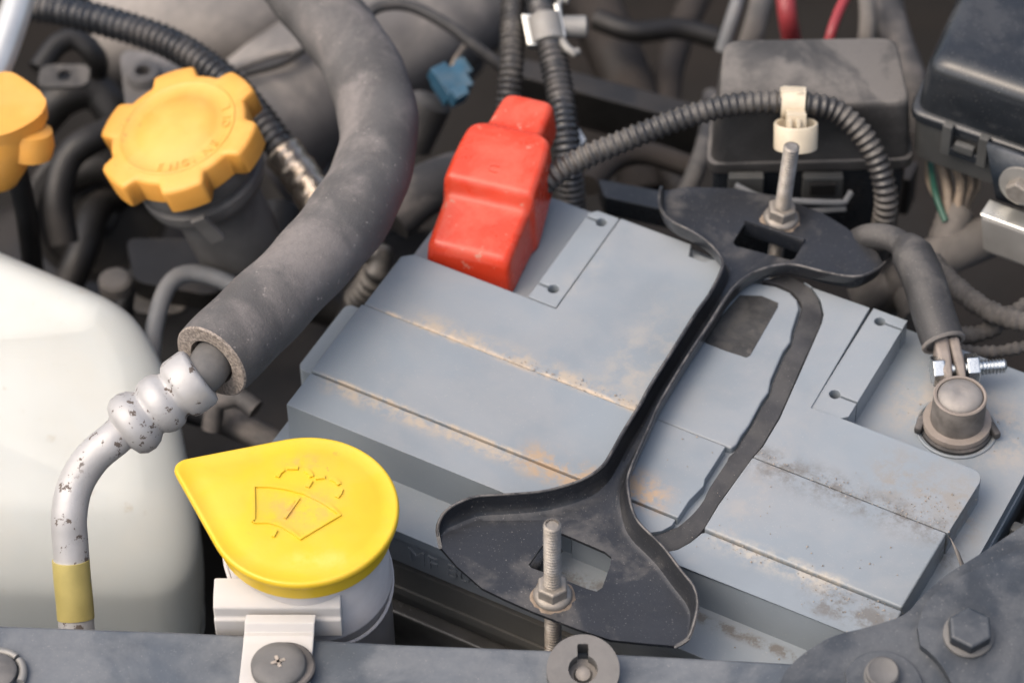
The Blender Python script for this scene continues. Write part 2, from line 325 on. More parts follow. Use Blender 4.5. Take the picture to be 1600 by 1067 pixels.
def keytab(x0, x1, y0, y1, hx, ys, side, r=2.1):
    out = []
    xe = x0 if side < 0 else x1
    edge = sorted(ys, reverse=(side < 0))
    pts = [(x1 if side < 0 else x0, y0), (x1 if side < 0 else x0, y1)] if side < 0 else [(x0, y1), (x0, y0)]
    out += pts
    out += [(xe+ (2.5 if side < 0 else -2.5), y1 if side < 0 else y0), (xe, (y1-2.5) if side < 0 else y0+2.5)]
    for h in edge:
        s_ = .45
        a0 = math.degrees(math.asin(s_/r))
        if side < 0: out += [(xe, h+s_)]+arc((hx, h), r, 180-a0, -180+a0, 18)+[(xe, h-s_)]
        else: out += [(xe, h-s_)]+arc((hx, h), r, -a0+360, a0, 18)[::-1][::-1]+[(xe, h+s_)]
    out += [(xe, y0 if side < 0 else y1)]
    return out
bprism(keytab(53, 65, 89, 142, 59.6, (97.2, 137), -1), -21, -.5).build('corner_tab', K['lid'], Bt, bevel=.6, seg=2)
bprism(keytab(171, 185, 88, 144, 176, (97.9, 138.8), 1), -21, -.5).build('corner_tab', K['lid'], Bt, bevel=.6, seg=2)
# strap handle lying in its groove
mid = []
allL = [bat(1150,444)]+LC+LM+LF+[(112, LF[3][1]+.5)]; allR = [bat(1235,428)]+RC+RM+RF+[(112, RF[4][1]+.2)]
def resamp(l, n):
    d = [0]
    for a, b in zip(l, l[1:]): d.append(d[-1]+math.dist(a, b))
    out = []; j = 0
    for i in range(n):
        t = d[-1]*i/(n-1)
        while j < len(d)-2 and d[j+1] < t: j += 1
        u = (t-d[j])/max(1e-6, d[j+1]-d[j]); out.append((l[j][0]+(l[j+1][0]-l[j][0])*u, l[j][1]+(l[j+1][1]-l[j][1])*u))
    return out
A_, B_ = resamp(allR, 60), resamp(allL, 60); sb = MB(); rings = []
for i, (a, b) in enumerate(zip(A_, B_)):
    a = Vector((*a, 0)); b = Vector((*b, 0)); u = (b-a); w = max(6, min(u.length-1.4, 10.5)); u.normalize(); a = a+u*.35; b = a+u*w
    zt = -.7+.25*math.sin(i*.55)
    rings.append([b2w(p.x, p.y, z) for p, z in ((a, -3.6), (a, zt-.5), (a+u*.6, zt), (b-u*.6, zt), (b, zt-.5), (b, -3.6))])
sb.ring_loft(rings).build('carrying_strap', K['strap'], Bt, ang=45)
bprism([bat(1156,462),bat(1190,463),bat(1216,474),bat(1215,481),bat(1172,556),bat(1166,559),bat(1135,549),bat(1104,537),bat(1095,530)], 0, .32).build('worn_sticker', K['sticker'], Bt, bevel=.1)
pc = at(1494, 667, -11.5)
MB().lathe([(15.2,-1),(15.2,.25),(14.8,.5),(14.2,.25),(14,-1)], pc, n=48).build('moulded_ring', K['lid'], Bt)
MB().lathe([(13.4,-1),(13.4,.9),(12.8,1.6),(11,1.7),(9,1.7),(9,-1)], pc, n=48).build('felt_washer', K['blackrub'], Bt)
MB().lathe([(8.5,0),(8.5,16),(8.2,17.4),(7.2,18.5),(5,19.2),(2,19.5),(.6,19.3),(.01,19.2)], pc, n=40).build('terminal_post', K['lead'], Bt, ang=60)
def on_face(co):   # raised letters on the front wall under the ledge
    p = b2w(60.5+co.x, -19.3-co.z, -33.5+co.y); return p
text_mb('MF 80D2', 10.5, .7, on_face).build('lettering', K['case'], Bt, ang=20)
# grit lying on the lid
def grit(name, label, n, spots, parent=None):
    b = MB()
    for _ in range(n):
        x0, y0, x1, y1, sp, z = spots[int(random.random()**1.4*len(spots))]; t = random.random(); x = x0+(x1-x0)*t+random.gauss(0, sp); y = y0+(y1-y0)*t+random.gauss(0, sp)
        r = random.uniform(.12, .34) if random.random() < .85 else random.uniform(.34, .55); c = b2w(x, y, z+r*.4)
        q = [c+Vector((random.uniform(.6,1.2)*r*a, random.uniform(.6,1.2)*r*b_, random.uniform(.5,1)*r*d)) for a, b_, d in ((1,0,0),(-1,0,0),(0,1,0),(0,-1,0),(0,0,1),(0,0,-1))]
        b.add(q, [(0,2,4),(2,1,4),(1,3,4),(3,0,4),(2,0,5),(1,2,5),(3,1,5),(0,3,5)])
    o = b.build(name, K['sand'], parent, ang=10, merge=False); o['kind'] = 'stuff'
    if not parent: tag(o, label, 'grit')
    return o
grit('grit', '', 650, [(165,56.8,236,57.5,2.2,.6),(165,17.5,235,16.5,1.8,.1),(205,9,233,12,4,.1),(222,62,236,66,4,.2),(60,57.5,116,57.5,1.6,.3),(200,120,240,120,9,-12),(60,-1,240,-3,3,-19),(150,30,230,40,14,1)], Bt)
# ------------------------------------------------------------------ hold-down bracket
HB = thing('hold_down_bracket', 'black steel hold-down bracket with flared ends clamped across the grey battery', 'bracket', b2w(119, 71, 0))
LT = [(688.5,857,1.6),(683,829,4.5),(684,820,6),(691.5,803.5,8),(705,791.5,9.5),(726,781,10),(747,775,10),(795,772,10),(846,767.5,10),(888,757,10),(918,745,10),(942,727,10),(957,704,10),(975,672,10),(1000,632,10),(1014.6,605,10),(1051,547,10),(1088,488,10),(1107,461.4,10),(1123,432,10),(1130,412,10),(1124,398,10),(1107,379,10),(1082,362,10),(1052,347,10),(1036,332,9),(1030,314,7),(1033,291,4)]
RT = [(1053,1010,1.5),(1075,997,3),(1086,967,6),(1090,940,8),(1084,916,10),(1065,892,10),(1035,853,10),(999,817,10),(987,793,10),(981.5,763,10),(982,742,10),(993.7,712,10),(1014.6,666,10),(1031.7,628,10),(1073,559,10),(1107,508,10),(1135,464,10),(1150,446,10),(1170,430,10),(1195,419,10),(1220,413.5,10),(1245,414,10),(1285,424,10),(1320,431,10),(1345,431,10),(1370,421,8),(1386,407,4)]
def dense(l, step=2.0): return catmull([at(px, py, z) for px, py, z in l], step)
lt, rt = dense(LT), dense(RT)
def sections(line, other, side):
    out = []
    for i, p in enumerate(line):
        t = (line[min(i+1, len(line)-1)]-line[max(i-1, 0)]); t.z = 0; t.normalize(); n = Vector((t.y, -t.x, 0))*side
        gap = min((Vector((p.x, p.y, 0))-Vector((q.x, q.y, 0))).length for q in other)
        h = max(p.z-1.2, .05); ins = min(4.6, gap*.36, h*.55)
        out.append([p, p+n*ins*.10-Vector((0,0,h*.40)), p+n*ins*.26-Vector((0,0,h*.70)), p+n*ins*.55-Vector((0,0,h*.91)), Vector((p.x, p.y, 1.2))+n*ins])
    return out
ls, rs = sections(lt, rt, 1), sections(rt, lt, -1)
hb = MB()
for sec in (ls, rs):
    m = len(sec[0]); vs_ = [p for s_ in sec for p in s_]
    hb.add(vs_, [(i*m+j, (i+1)*m+j, (i+1)*m+j+1, i*m+j+1) for i in range(len(sec)-1) for j in range(m-1)])
fedge = PP((714,886,1.2),(753,920,1.2),(790,938,1.2),(831,956,1.2),(900,983,1.2),(955,1001,1.2),(1005,1006,1.2))
bedge = PP((1370,395.7,1.2),(1320.6,356.5,1.2),(1285,335,1.2),(1249,321,1.2),(1199.5,306.6,1.2),(1142.5,296,1.2),(1071,294,1.2),(1046,299,1.2))
floor_ = [s_[-1] for s_ in ls][::-1]+fedge+[s_[-1] for s_ in rs]+bedge
win1 = xy(catmull(PP((826,884,1),(846,856,1),(866,832,1),(880,836,1),(945,864,1),(955,872,1),(954,884,1),(941,920,1),(932,926,1),(918,922,1),(872,904,1),(830,889,1)), 30))
win2 = xy(PP((1145,382,1),(1148,376,1),(1163,352,1),(1255,384,1),(1241,407,1),(1235,409,1),(1150,387,1)))
f2 = MB().prism(xy(floor_), 1.2, 1.2, [win1, win2]); n = len(f2.v)//2
f2.f = [f for f in f2.f if len(f) == 3 and min(f) >= n]; hb.add(f2.v, f2.f)
ho = hb.build('plate', K['bracket'], HB, ang=50, merge=True)
md = ho.modifiers.new('thick', 'SOLIDIFY'); md.thickness = .0013; md.offset = 0
md = ho.modifiers.new('round', 'BEVEL'); md.width = .00025; md.segments = 1; md.limit_method = 'ANGLE'
md = ho.modifiers.new('normals', 'WEIGHTED_NORMAL'); md.weight = 100
for ln_ in (lt, rt): MB().sweep(ln_[2:-1], .48, 8, 50).build('worn_edge', K['edgewear'], HB, ang=80)
tb = PP((1146,379,1.2),(1238,411,1.2)); d = (tb[1]-tb[0]); nb = Vector((-d.y, d.x, 0)).normalized(); o2 = at(1163,351,1.2)-tb[0]
q = [tb[0]+o2+Vector((0,0,-.5)), tb[1]+o2+Vector((0,0,-.5))]
MB().ring_loft([[p-Vector((0,0,5))+nb*.2, p+Vector((0,0,1.8))-nb*.3, p+Vector((0,0,2.8))+nb*.3, p+Vector((0,0,2.8))+nb*1.5, p+Vector((0,0,1.8))+nb*2.0, p-Vector((0,0,.6))+nb*2.2] for p in q]).build('upturned_tab', K['bracket'], HB, ang=50)
q = PP((826,884,.6),(866,833,.6)); MB().add([q[0], q[1], q[1]+Vector((3,-1,-9)), q[0]+Vector((3,-1,-9))], [(0,1,2,3)]).build('downturned_tab', K['bracket'], HB, solid=1.2)
# hold-down rods
def rod(name, label, c, top, below):
    t = thing(name, label, 'threaded rod', Vector((c.x, c.y, c.z)), 0, 'battery hold-down rods')
    ax = (top-c).normalized(); H = (top-c).length
    MB().lathe(thread(3.05, -below, H), c, ax, 28).build('threaded_shaft', K['zinc'], t, ang=18)
    MB().lathe([(3,0),(6.7,0),(6.9,.8),(6.4,1.9),(5.4,2.6),(3,2.6)], c, ax, 36).build('flange', K['zinc'], t, ang=45)
    nb_ = MB().hexa(c+ax*1.7, ax, 10.0, 5.4, Vector((.85,.5,0)))
    nb_.build('nut', K['zinc'], t, bevel=.35, ang=40)
    b = MB(); rr = [(7.7+random.uniform(-.5, .7)) for _ in range(30)]
    b.ring_loft([[c+Vector((math.cos(2*math.pi*k/30)*r*s_, math.sin(2*math.pi*k/30)*r*s_, h)) for k, r in enumerate(rr)] for s_, h in ((1,-.1),(.93,.12),(.8,.25),(.4,.25))])
    b.build('rust_dirt', K['rust'], t, ang=60)
    return t
c1 = at(863.5, 931, 1.9); rod('hold_down_rod', 'threaded rod and flanged nut through front plate beside yellow washer cap', c1, Vector((c1.x, c1.y, zfor(c1, 821))), 70)
c2 = at(1220, 342, 1.9); tp = at(1237, 229, 0); z2 = zfor(c2, 229); tp = at(1237, 229, z2); rod('hold_down_rod', 'threaded rod and nut standing before the ivory conduit clip', c2, tp, 60)
# ------------------------------------------------------------------ red terminal cover
RCV = thing('terminal_cover', 'red plastic boot over the positive battery terminal', 'terminal cover', at(735, 420, -9))
a0, a1 = at(737, 389, 6.5), at(807, 200, 20); cdirv = Vector((a1.x-a0.x, a1.y-a0.y, 0)).normalized(); cr = Vector((cdirv.y, -cdirv.x, 0))
def csec(t, w, zb, zt, r=4.5, sh=0, off=0):
    w *= 1.09 if t < 44 else 1.05; c = Vector((a0.x, a0.y, 0))+cdirv*t+cr*(off-1.0); r = min(r, (zt-zb)*.45, w*.45); o = []
    for (sx, sz, b0) in ((1,1,0),(-1,1,90),(-1,-1,180),(1,-1,270)):
        for k in range(5):
            a = R(b0+90*k/4); hw = w/2+(1.2 if sz < 0 else 0)
            x = sx*(hw-r)+r*math.cos(a); z = (zt-r if sz > 0 else zb+r*.3)+(r if sz > 0 else r*.3)*math.sin(a)
            o.append(c+cr*x+Vector((0,0,z))+cdirv*((z-zt)*sh))
    return o
secs = [(-2.8,26,-8,2.0),(-2.6,28.4,-12,3.4),(-1.6,29.8,-12,5.6),(-.4,30.4,-12,6.7),(1.2,30.8,-12,7.3),(8,31.0,-12,8.6),(18,31.4,-12,10.6),(20.2,31.6,-12,11.3),(21.4,32.0,-12,12.6),(22.4,32.8,-12,15.4),(23.4,33.6,-12,17.6),(24.8,33.8,-12,18.6),(26.4,33.8,-12,19.0),(36,33.4,-6,20.8),(47,33,-3,22.6),(49.5,31.5,-1,22.8),(51.2,28,2,22.4),(52.4,23.5,4,21.8),(53.6,21.6,5,21.6),(59,21.0,6,22.8),(66,20.4,8,24.2),(68.6,18.8,9,23.8),(69.6,14.5,11,22.2)]
rb = MB().ring_loft([csec(*s_, r=3.6, off=0 if s_[0] < 48 else (s_[0]-48)*.10) for s_ in secs]); rb.build('boot', K['red'], RCV, ang=80, sub=2)
cN = Vector((-cdirv.x*.14, -cdirv.y*.14, 1)).normalized()
cp = Vector((a0.x, a0.y, 0))+cdirv*31
stroke([cp+cr*(-1+2.4*math.cos(a))+cdirv*1.5*math.sin(a)+Vector((0,0,19.75+.18*1.5*math.sin(a))) for a in [R(50+i*26) for i in range(11)]], .7, .35).build('moulded_mark', K['red'], RCV)
# ------------------------------------------------------------------ negative cable and clamp
NC = thing('battery_cable', 'thick black battery cable clamped onto the bare negative terminal', 'cable', pc)
MB().lathe([(9.0,0),(12.4,.2),(12.5,1.6),(12.2,2.4),(10.2,2.7),(9.9,2.9),(9.7,15.2),(9.5,15.9),(8.7,15.9),(8.6,13)], pc+Vector((0,0,1.6)), n=44, cap=False).build('clamp_ring', K['ringside'], NC, ang=50)
MB().lathe([(9.75,0),(9.8,.5),(9.3,.9),(8.55,.7),(8.5,0)], pc+Vector((0,0,16.9)), n=44).build('clamp_rim', K['tan'], NC)
MB().lathe([(9.9,2.7),(12.5,2.4),(12.75,1.2),(12.6,0)], pc+Vector((0,0,1.9)), n=44, cap=False).build('clamp_flange', K['tan'], NC)
e0 = at(1478, 545, 4); dirc = (at(1432, 405, 10)-at(1474, 535, 4)).normalized(); sidec = dirc.cross(Vector((0,0,1))).normalized()
b1, b2 = at(1462, 580, -1), at(1572, 571, -1); bd = (b2-b1).normalized()
for sgn, (xo, bt, tp_) in ((-1, ((1484,606),(1476,556),(1470,532))), (1, ((1500,604),(1494,556),(1486,532)))) if False else ():
    pass
def ear(pts, w0, name):
    ps = [at(*p) for p in pts]; rings = []
    for i, p in enumerate(ps):
        t = (ps[min(i+1, len(ps)-1)]-ps[max(i-1, 0)]).normalized(); s_ = bd*(w0[i]/2); up = Vector((0,0,1)); hh = 4.8
        rings.append([p-s_-up*hh, p-s_+up*(hh-.8), p-s_*.6+up*hh, p+s_*.6+up*hh, p+s_+up*(hh-.8), p+s_-up*hh])
    MB().ring_loft(rings).build(name, K['tan'], NC, bevel=.3, ang=40)
ear(((1481,612,-1),(1482,600,-1),(1476,575,-1),(1472,556,0),(1470,540,1)), (2.4,2.4,4.6,5.2,5.4), 'clamp_ear')
ear(((1502,612,-1),(1503,600,-1),(1498,575,-1),(1493,556,0),(1489,540,1)), (2.4,2.4,3.6,3.8,3.8), 'clamp_ear')
MB().hexa(b1-bd*1.5, bd, 10, 4.6, Vector((0,0,1)), .1).build('bolt_head', K['bright'], NC, bevel=.3)
MB().hexa(at(1509, 576, -1), bd, 10, 4.8, Vector((0,0,1)), .1).build('clamp_nut', K['bright'], NC, bevel=.3)
MB().lathe(thread(2.85, 0, (b2-b1).length, 1.3, .5), b1, bd, 24).build('clamp_bolt', K['bright'], NC, ang=18)
for px_, py_ in ((1437, 664), (1553, 672)):
    g_ = at(px_, py_, -9); lump = MB(); lump.box(g_, (2.8, 7, 3.4), R(-20 if px_ < 1500 else 20)); lump.build('clamp_catch', K['blackrub'], NC, bevel=1.0)
cp_ = PP((1474,535,1.5),(1460,495,5),(1444,440,9.5),(1426,400,10.5),(1413,380,10.5))
MB().sweep(cp_, lambda s_, t: 8.1 if t < .86 else 8.1-(t-.86)*20, 26, 2.5).build('outer_sheath', K['cable'], NC, ang=60)
MB().lathe([(8.2,-.6),(8.5,0),(8.2,.8),(6.9,.8),(6.5,-1.5)], cp_[0], (cp_[0]-cp_[1]).normalized(), 26, cap=False).build('sheath_end', K['tape'], NC)
MB().sweep(PP((1440,425,10),(1418,392,10),(1395,374,8),(1366,369,4),(1345,374,-2),(1328,388,-10),(1310,420,-30)), 5.0, 18, 2.5).build('cable_core', K['cable'], NC, ang=60)
# ------------------------------------------------------------------ corrugated conduit over the back and its clip
def corr(r, a, pitch): return lambda s_, t: r+a*max(-.7, math.cos(2*math.pi*s_/pitch))
cv = PP((838,300,0),(862,276,8),(905,250,14),(970,222,20),(1060,187,26),(1140,165,29),(1215,160,30),(1262,163,30),(1305,173,27),(1345,208,20),(1372,255,10),(1384,305,-2),(1380,350,-16),(1368,400,-36))
o = MB().sweep(cv, corr(4.35, .55, 3.1), 18, .52, True).build('corrugated_conduit', K['conduitdust'], ang=60, base=cv[3]); tag(o, 'dusty black corrugated wiring conduit arching from red boot through ivory clip', 'conduit')
CL = thing('conduit_clip', 'ivory nylon clip with round collar gripping the corrugated conduit', 'clip', at(1243, 225, 22))
ca = Vector((0,.45,.89)); cc = at(1243, 231, 20)
MB().lathe([(8.4,0),(8.5,9.6),(8.2,10),(7.4,10),(7.1,9.6),(7.1,1)], cc, ca, 40).build('collar', K['ivory'], CL, ang=45)
axm = Matrix((IR, ca.cross(IR), ca)).transposed()
MB().box(cc+ca*9, (7.6, 6.5, 11), 0, axm).build('plug', K['ivory'], CL, bevel=.6)
MB().box(cc+ca*9-ca.cross(IR)*4.2+IR*.5, (1.6, 3.0, 7), 0, axm).build('plug_rib', K['ivory'], CL, bevel=.3)
MB().box(cc+ca*9-ca.cross(IR)*4.2-IR*2.6, (1.4, 3.0, 7), 0, axm).build('plug_rib', K['ivory'], CL, bevel=.3)
MB().lathe([(5.1,-4.6),(6.3,-4.4),(6.4,4.4),(5.1,4.6)], at(1240,161,30), (cv[7]-cv[6]).normalized(), 28).build('strap_band', K['ivory'], CL, ang=45)
MB().box(at(1236,146,34), (8.2, 5, 4), 0, axm).build('strap_head', K['ivory'], CL, bevel=.6)
MB().box(at(1249,152,34), (2.6, 4, 5), 0, axm).build('strap_tail', K['ivory'], CL, bevel=.4)
# ------------------------------------------------------------------ relay box behind the bracket
RB = thing('relay_box', 'dusty black relay box behind the ivory conduit clip', 'relay box', at(1270, 160, -60))
top = [at(*p, 24) for p in ((1122,168),(1424,160),(1402,58),(1130,62))]; cen = sum(top, Vector())/4
def grow(k, z): return [Vector((cen.x+(p.x-cen.x)*k, cen.y+(p.y-cen.y)*k, z)) for p in top]
def roundpoly(l, r, n=4):
    out = []
    for i, p in enumerate(l):
        a, b = l[i-1], l[(i+1) % len(l)]; u = (a-p).normalized(); v = (b-p).normalized(); q0, q1 = p+u*r, p+v*r
        for k in range(n+1):
            t = k/n; out.append(q0*(1-t)**2+p*2*t*(1-t)+q1*t*t)
    return out
MB().ring_loft([roundpoly(grow(k, z), 6) for k, z in ((1.06,-6),(1.03,10),(1.0,21),(.985,23.4),(.95,24.2))]).build('lid', K['boxdust'], RB, ang=50)
MB().ring_loft([roundpoly(grow(k, z), 6) for k, z in ((1.07,-11),(1.10,-10.4),(1.10,-5.6),(1.07,-5))]).build('lid_lip', K['boxdust'], RB, bevel=.5)
MB().ring_loft([roundpoly(grow(k, z), 6) for k, z in ((1.0,-70),(1.04,-11))]).build('box_base', K['box'], RB, ang=50)
for px_, w in ((1165, 14), (1285, 16)):
    MB().box(at(px_, 290, -14), (w, 4, 12)).build('catch', K['boxgrey'], RB, bevel=.8)
MB().box(at(1285, 288, -12)-Vector((0,2.5,0)), (10, 2, 6)).build('catch_window', K['dark'], RB, bevel=.5)
MB().sweep(PP((1150,290,-10),(1200,310,-10),(1320,316,-10),(1330,300,-8)), 1.3, 8, 3).build('wire_bail', K['greypipe'], RB)
MB().sweep(PP((1150,318,-16),(1240,330,-16),(1322,326,-14)), 1.3, 8, 3).build('wire_bail', K['greypipe'], RB)
# ------------------------------------------------------------------ fuse box, its bracket and the wires under it
FZ = 46
FB = thing('fuse_box', 'glossy black fuse box with clipped lid beside the relay box', 'fuse box', at(1500, 250, -15))
fl, fr = at(1449, 94, FZ), at(1660, 166, FZ); fd = (fr-fl).normalized(); fb_ = (at(1497,-12,FZ)-fl); fbd = Vector((-fd.y, fd.x, 0)); Lx = 95; Ly = fb_.length+25
sk = fb_.dot(fd)/fb_.dot(fbd)
def fz(x, y, z): return fl+fd*(x+y*sk)+fbd*y+Vector((0,0,z-FZ))
def fring(e, z, r=7): return roundpoly([fz(-e,-e,z), fz(Lx+e,-e,z), fz(Lx+e,Ly+e,z), fz(-e,Ly+e,z)], r)
MB().ring_loft([fring(*a) for a in ((2.4,19),(1.6,30),(.9,38.5),(.4,41),(-.7,43.4),(-2.6,45.2),(-5.2,46.3),(-9,46.7))]).build('lid', K['box'], FB, ang=50)
MB().ring_loft([fring(*a) for a in ((3.4,16.5),(4.6,17),(4.6,20.5),(3.4,21.5),(2.2,21.6))]).build('lid_rim', K['box'], FB, bevel=.5)
MB().ring_loft([fring(*a) for a in ((2.0,-4),(3,17))]).build('box_base', K['boxgrey'], FB, ang=50)
for x in (13, 28): MB().box(fz(x,-6,15.5), (4, 3.4, 15), math.atan2(fd.y, fd.x)).build('latch_arm', K['boxgrey'], FB, bevel=.6)
MB().box(fz(20.5,-6,10.5), (15, 3, 4), math.atan2(fd.y, fd.x)).build('latch_bar', K['box'], FB, bevel=.6)
MB().box(fz(20.5,-6.6,14), (8, 3, 4), math.atan2(fd.y, fd.x)).build('latch_catch', K['boxgrey'], FB, bevel=.6)
BR = thing('mounting_bracket', 'dusty steel mounting bracket with bolt below the fuse box', 'bracket', at(1580, 380, -20))
pl = [at(*p) for p in ((1541,228,27),(1660,268,27),(1660,345,2),(1556,312,2))]
MB().add(pl, [(0,1,2,3)]).build('face_plate', K['latch'], BR, solid=2.5)
MB().ring_loft([[at(1545,316,2), at(1530,338,1), at(1534,392,-15), at(1552,392,-22)], [at(1680,366,2), at(1680,392,1), at(1680,446,-15), at(1680,446,-22)]]).build('lower_arm', K['steel'], BR, bevel=1.5)
MB().ring_loft([[at(1546,311,3), at(1531,334,2), at(1531,338,1), at(1546,318,1)], [at(1680,361,3), at(1680,388,2), at(1680,392,1), at(1680,368,1)]]).build('bare_edge', K['edge'], BR, bevel=.8)
bn = (pl[1]-pl[0]).cross(pl[3]-pl[0]).normalized(); bn = bn if bn.dot(TC) > 0 else -bn
bc = onplane(1597, 290, pl[0], bn)
MB().lathe([(9,0),(9,1.2),(6,1.6),(3.6,1.6)], bc, bn, 28).build('bolt_washer', K['steel'], BR); MB().hexa(bc+bn*1.2, bn, 9, 5, None).build('bolt', K['zinc'], BR, bevel=.4)
WB = thing('wire_bundle', 'bundle of tan and green wires in grey tape under the fuse box', 'wires', at(1490, 380, -40))
for px_, q_, bow, zz, rr_ in ((1462,1474,-9,-12,1.7),(1474,1479,4,-9,1.9),(1485,1489,-4,-13,1.6),(1496,1494,5,-9,1.9),(1508,1501,9,-12,1.7),(1517,1506,12,-15,1.5)):
    MB().sweep(PP((px_-10,240,zz-12),(px_+bow,285,zz-12),(q_+bow*.5,318,zz-14),(q_,352,zz-18)), rr_, 10, 3).build('wire', K['wiretan'], WB)
MB().sweep(PP((1452,240,-20),(1461,300,-19),(1477,346,-24)), 1.3, 8, 3).build('wire', K['wiregreen'], WB)
MB().sweep(PP((1493,334,-29),(1486,356,-31),(1470,400,-40),(1450,470,-60)), lambda s_, t: 7.4-.5*math.sin(s_*1.7)*.4, 18, 1.5).build('tape_wrap', K['tape'], WB, ang=60)
o = MB().sweep(PP((1600,352,-34),(1550,368,-34),(1490,392,-36),(1440,412,-40),(1400,440,-50),(1370,480,-70)), 8.6, 20, 3).build('taped_harness', K['tape'], ang=60, base=at(1490,392,-36)); tag(o, 'grey tape-wrapped harness running left from the steel mounting bracket', 'harness')
wv = lambda r: (lambda s_, t: r+.35*math.sin(s_*2.1)+.2*math.sin(s_*.7))
for pts, r, lab in ((((1455,408,-16),(1490,445,-14),(1535,480,-12),(1580,498,-10),(1660,512,-8)), 4.0, 'thick cloth-taped cable crossing beside the negative cable sheath'),
                    (((1470,512,-22),(1510,524,-22),(1545,515,-20),(1580,492,-18),(1660,448,-16)), 3.4, 'cloth-taped cable crossing beneath the thicker one behind the negative terminal'),
                    (((1500,548,-20),(1540,550,-18),(1580,546,-17),(1660,526,-15)), 2.3, 'thin cloth-taped cable along the rear edge of the battery')):
    q = PP(*pts); tag(MB().sweep(q, wv(r), 16, .8).build('taped_cable', K['cloth'], ang=60, base=q[2]), lab, 'cable', 'cloth-taped cables by the negative terminal')
# ------------------------------------------------------------------ insulated pipe
AP = thing('refrigerant_pipe', 'aluminium pipe with bulged fitting running into a fat grey foam sleeve', 'pipe', at(118, 985, -20))
fp = PP((331,564,29),(400,496,27.5),(470,426,27),(540,345,26),(583,262,25),(590,180,26),(560,95,25),(505,20,24),(440,-60,22))
MB().sweep(fp, lambda s_, t: 15.4+.35*math.sin(s_*.09)+.25*math.sin(s_*.23), 44, 3, cap=False).build('foam_sleeve', K['foam'], AP, ang=80)
ax = (fp[0]-fp[1]).normalized()
MB().lathe([(15.4,-2),(15.4,0),(14.8,.7),(9.2,.3),(8.7,-4),(8.5,-8)], fp[0], ax, 44, cap=False).build('sleeve_end', K['foamend'], AP, ang=50)
f0 = at(311, 588, 28); fx = (at(207, 664, 17)-at(313, 588, 28)).normalized()
MB().sweep([fp[0]-ax*12, fp[0]-ax*2, f0-fx*2, f0+fx*6], 7.8, 28, 2).build('rubber_hose', K['hose'], AP)
MB().lathe([(9.1, -1.16), (10.66, -0.7), (11.54, 0.7), (11.54, 7.54), (10.88, 9.28), (9.1, 10.67), (9.21, 11.83), (10.66, 13.46), (11.21, 15.78), (10.99, 18.56), (10.21, 20.42), (9.21, 21.58), (9.21, 22.5), (10.88, 24.36), (11.99, 27.38), (11.77, 30.74), (10.21, 33.18), (7.0, 34.57), (6.4, 35.5)], f0, fx, 40).build('fitting', K['alu'], AP, ang=60)
e1 = f0+fx*34; px0 = proj(e1)
MB().sweep([e1, at(178,686,16), at(145,714,11), at(118,757,4), at(108,805,-3), at(110,850,-12), at(116,930,-27), at(121,1000,-40)], lambda s_, t: 6.5, 28, 2.5).build('pipe', K['alu'], AP, ang=60)
MB().sweep([at(110.5,874,-16), at(113,905,-22.3), at(117,945,-29.8), at(118.5,966,-33.6)], 6.75, 28, 3).build('tape_band', K['gold'], AP, ang=60)
# ------------------------------------------------------------------ milky reservoir
def inset(l, e):
    out = []; n_ = len(l)
    for i_ in range(n_):
        a, p, b = l[i_-1], l[i_], l[(i_+1) % n_]; u = (p-a).normalized(); v_ = (b-p).normalized()
        nu, nv = Vector((-u.y, u.x, 0)), Vector((-v_.y, v_.x, 0)); m_ = (nu+nv); m_ = m_/max(.3, m_.dot(nu)); out.append(p+m_*e)
    return out
tb_ = (at(0,362,-20)-at(200,446,-20)); tb_.z = 0; tb_.normalize()
c1_, c2_ = at(246,462,-20), at(330,880,-76); c1_.z = c2_.z = 0
plan = [c2_, c1_, c1_+tb_*330, Vector((c1_.x-340, c2_.y+10, 0))]           # counter-clockwise from the front right corner
def area2(l): return sum(a.x*b_.y-b_.x*a.y for a, b_ in zip(l, l[1:]+l[:1]))
if area2(plan) < 0: plan.reverse()
rg = []
for a in range(0, 91, 10): rg.append((24*(1-math.sin(R(a))), -20-19*(1-math.cos(R(a)))))
rg = [[Vector((p.x, p.y, z-(.72*max(0, c1_.y-p.y) if z > -100 else .3*max(0, c1_.y-p.y)))) for p in roundpoly(inset(plan, e), 32-e, 8)] for e, z in rg+[(0,-60),(3,-90),(9,-150),(14,-220)]]
o = MB().ring_loft(rg).build('coolant_reservoir', K['tank'], ang=80, base=Vector((-230,-20,-220)), sub=1); tag(o, 'milky white plastic reservoir behind the bare aluminium pipe', 'reservoir')
BASES[o.name] = (Vector((-230,-20,-220)), 0)
sm = [p*1 for p in rg[11]]; MB().sweep(sm+[sm[0]], .3, 8, 4).build('mould_seam', K['tank'], o)
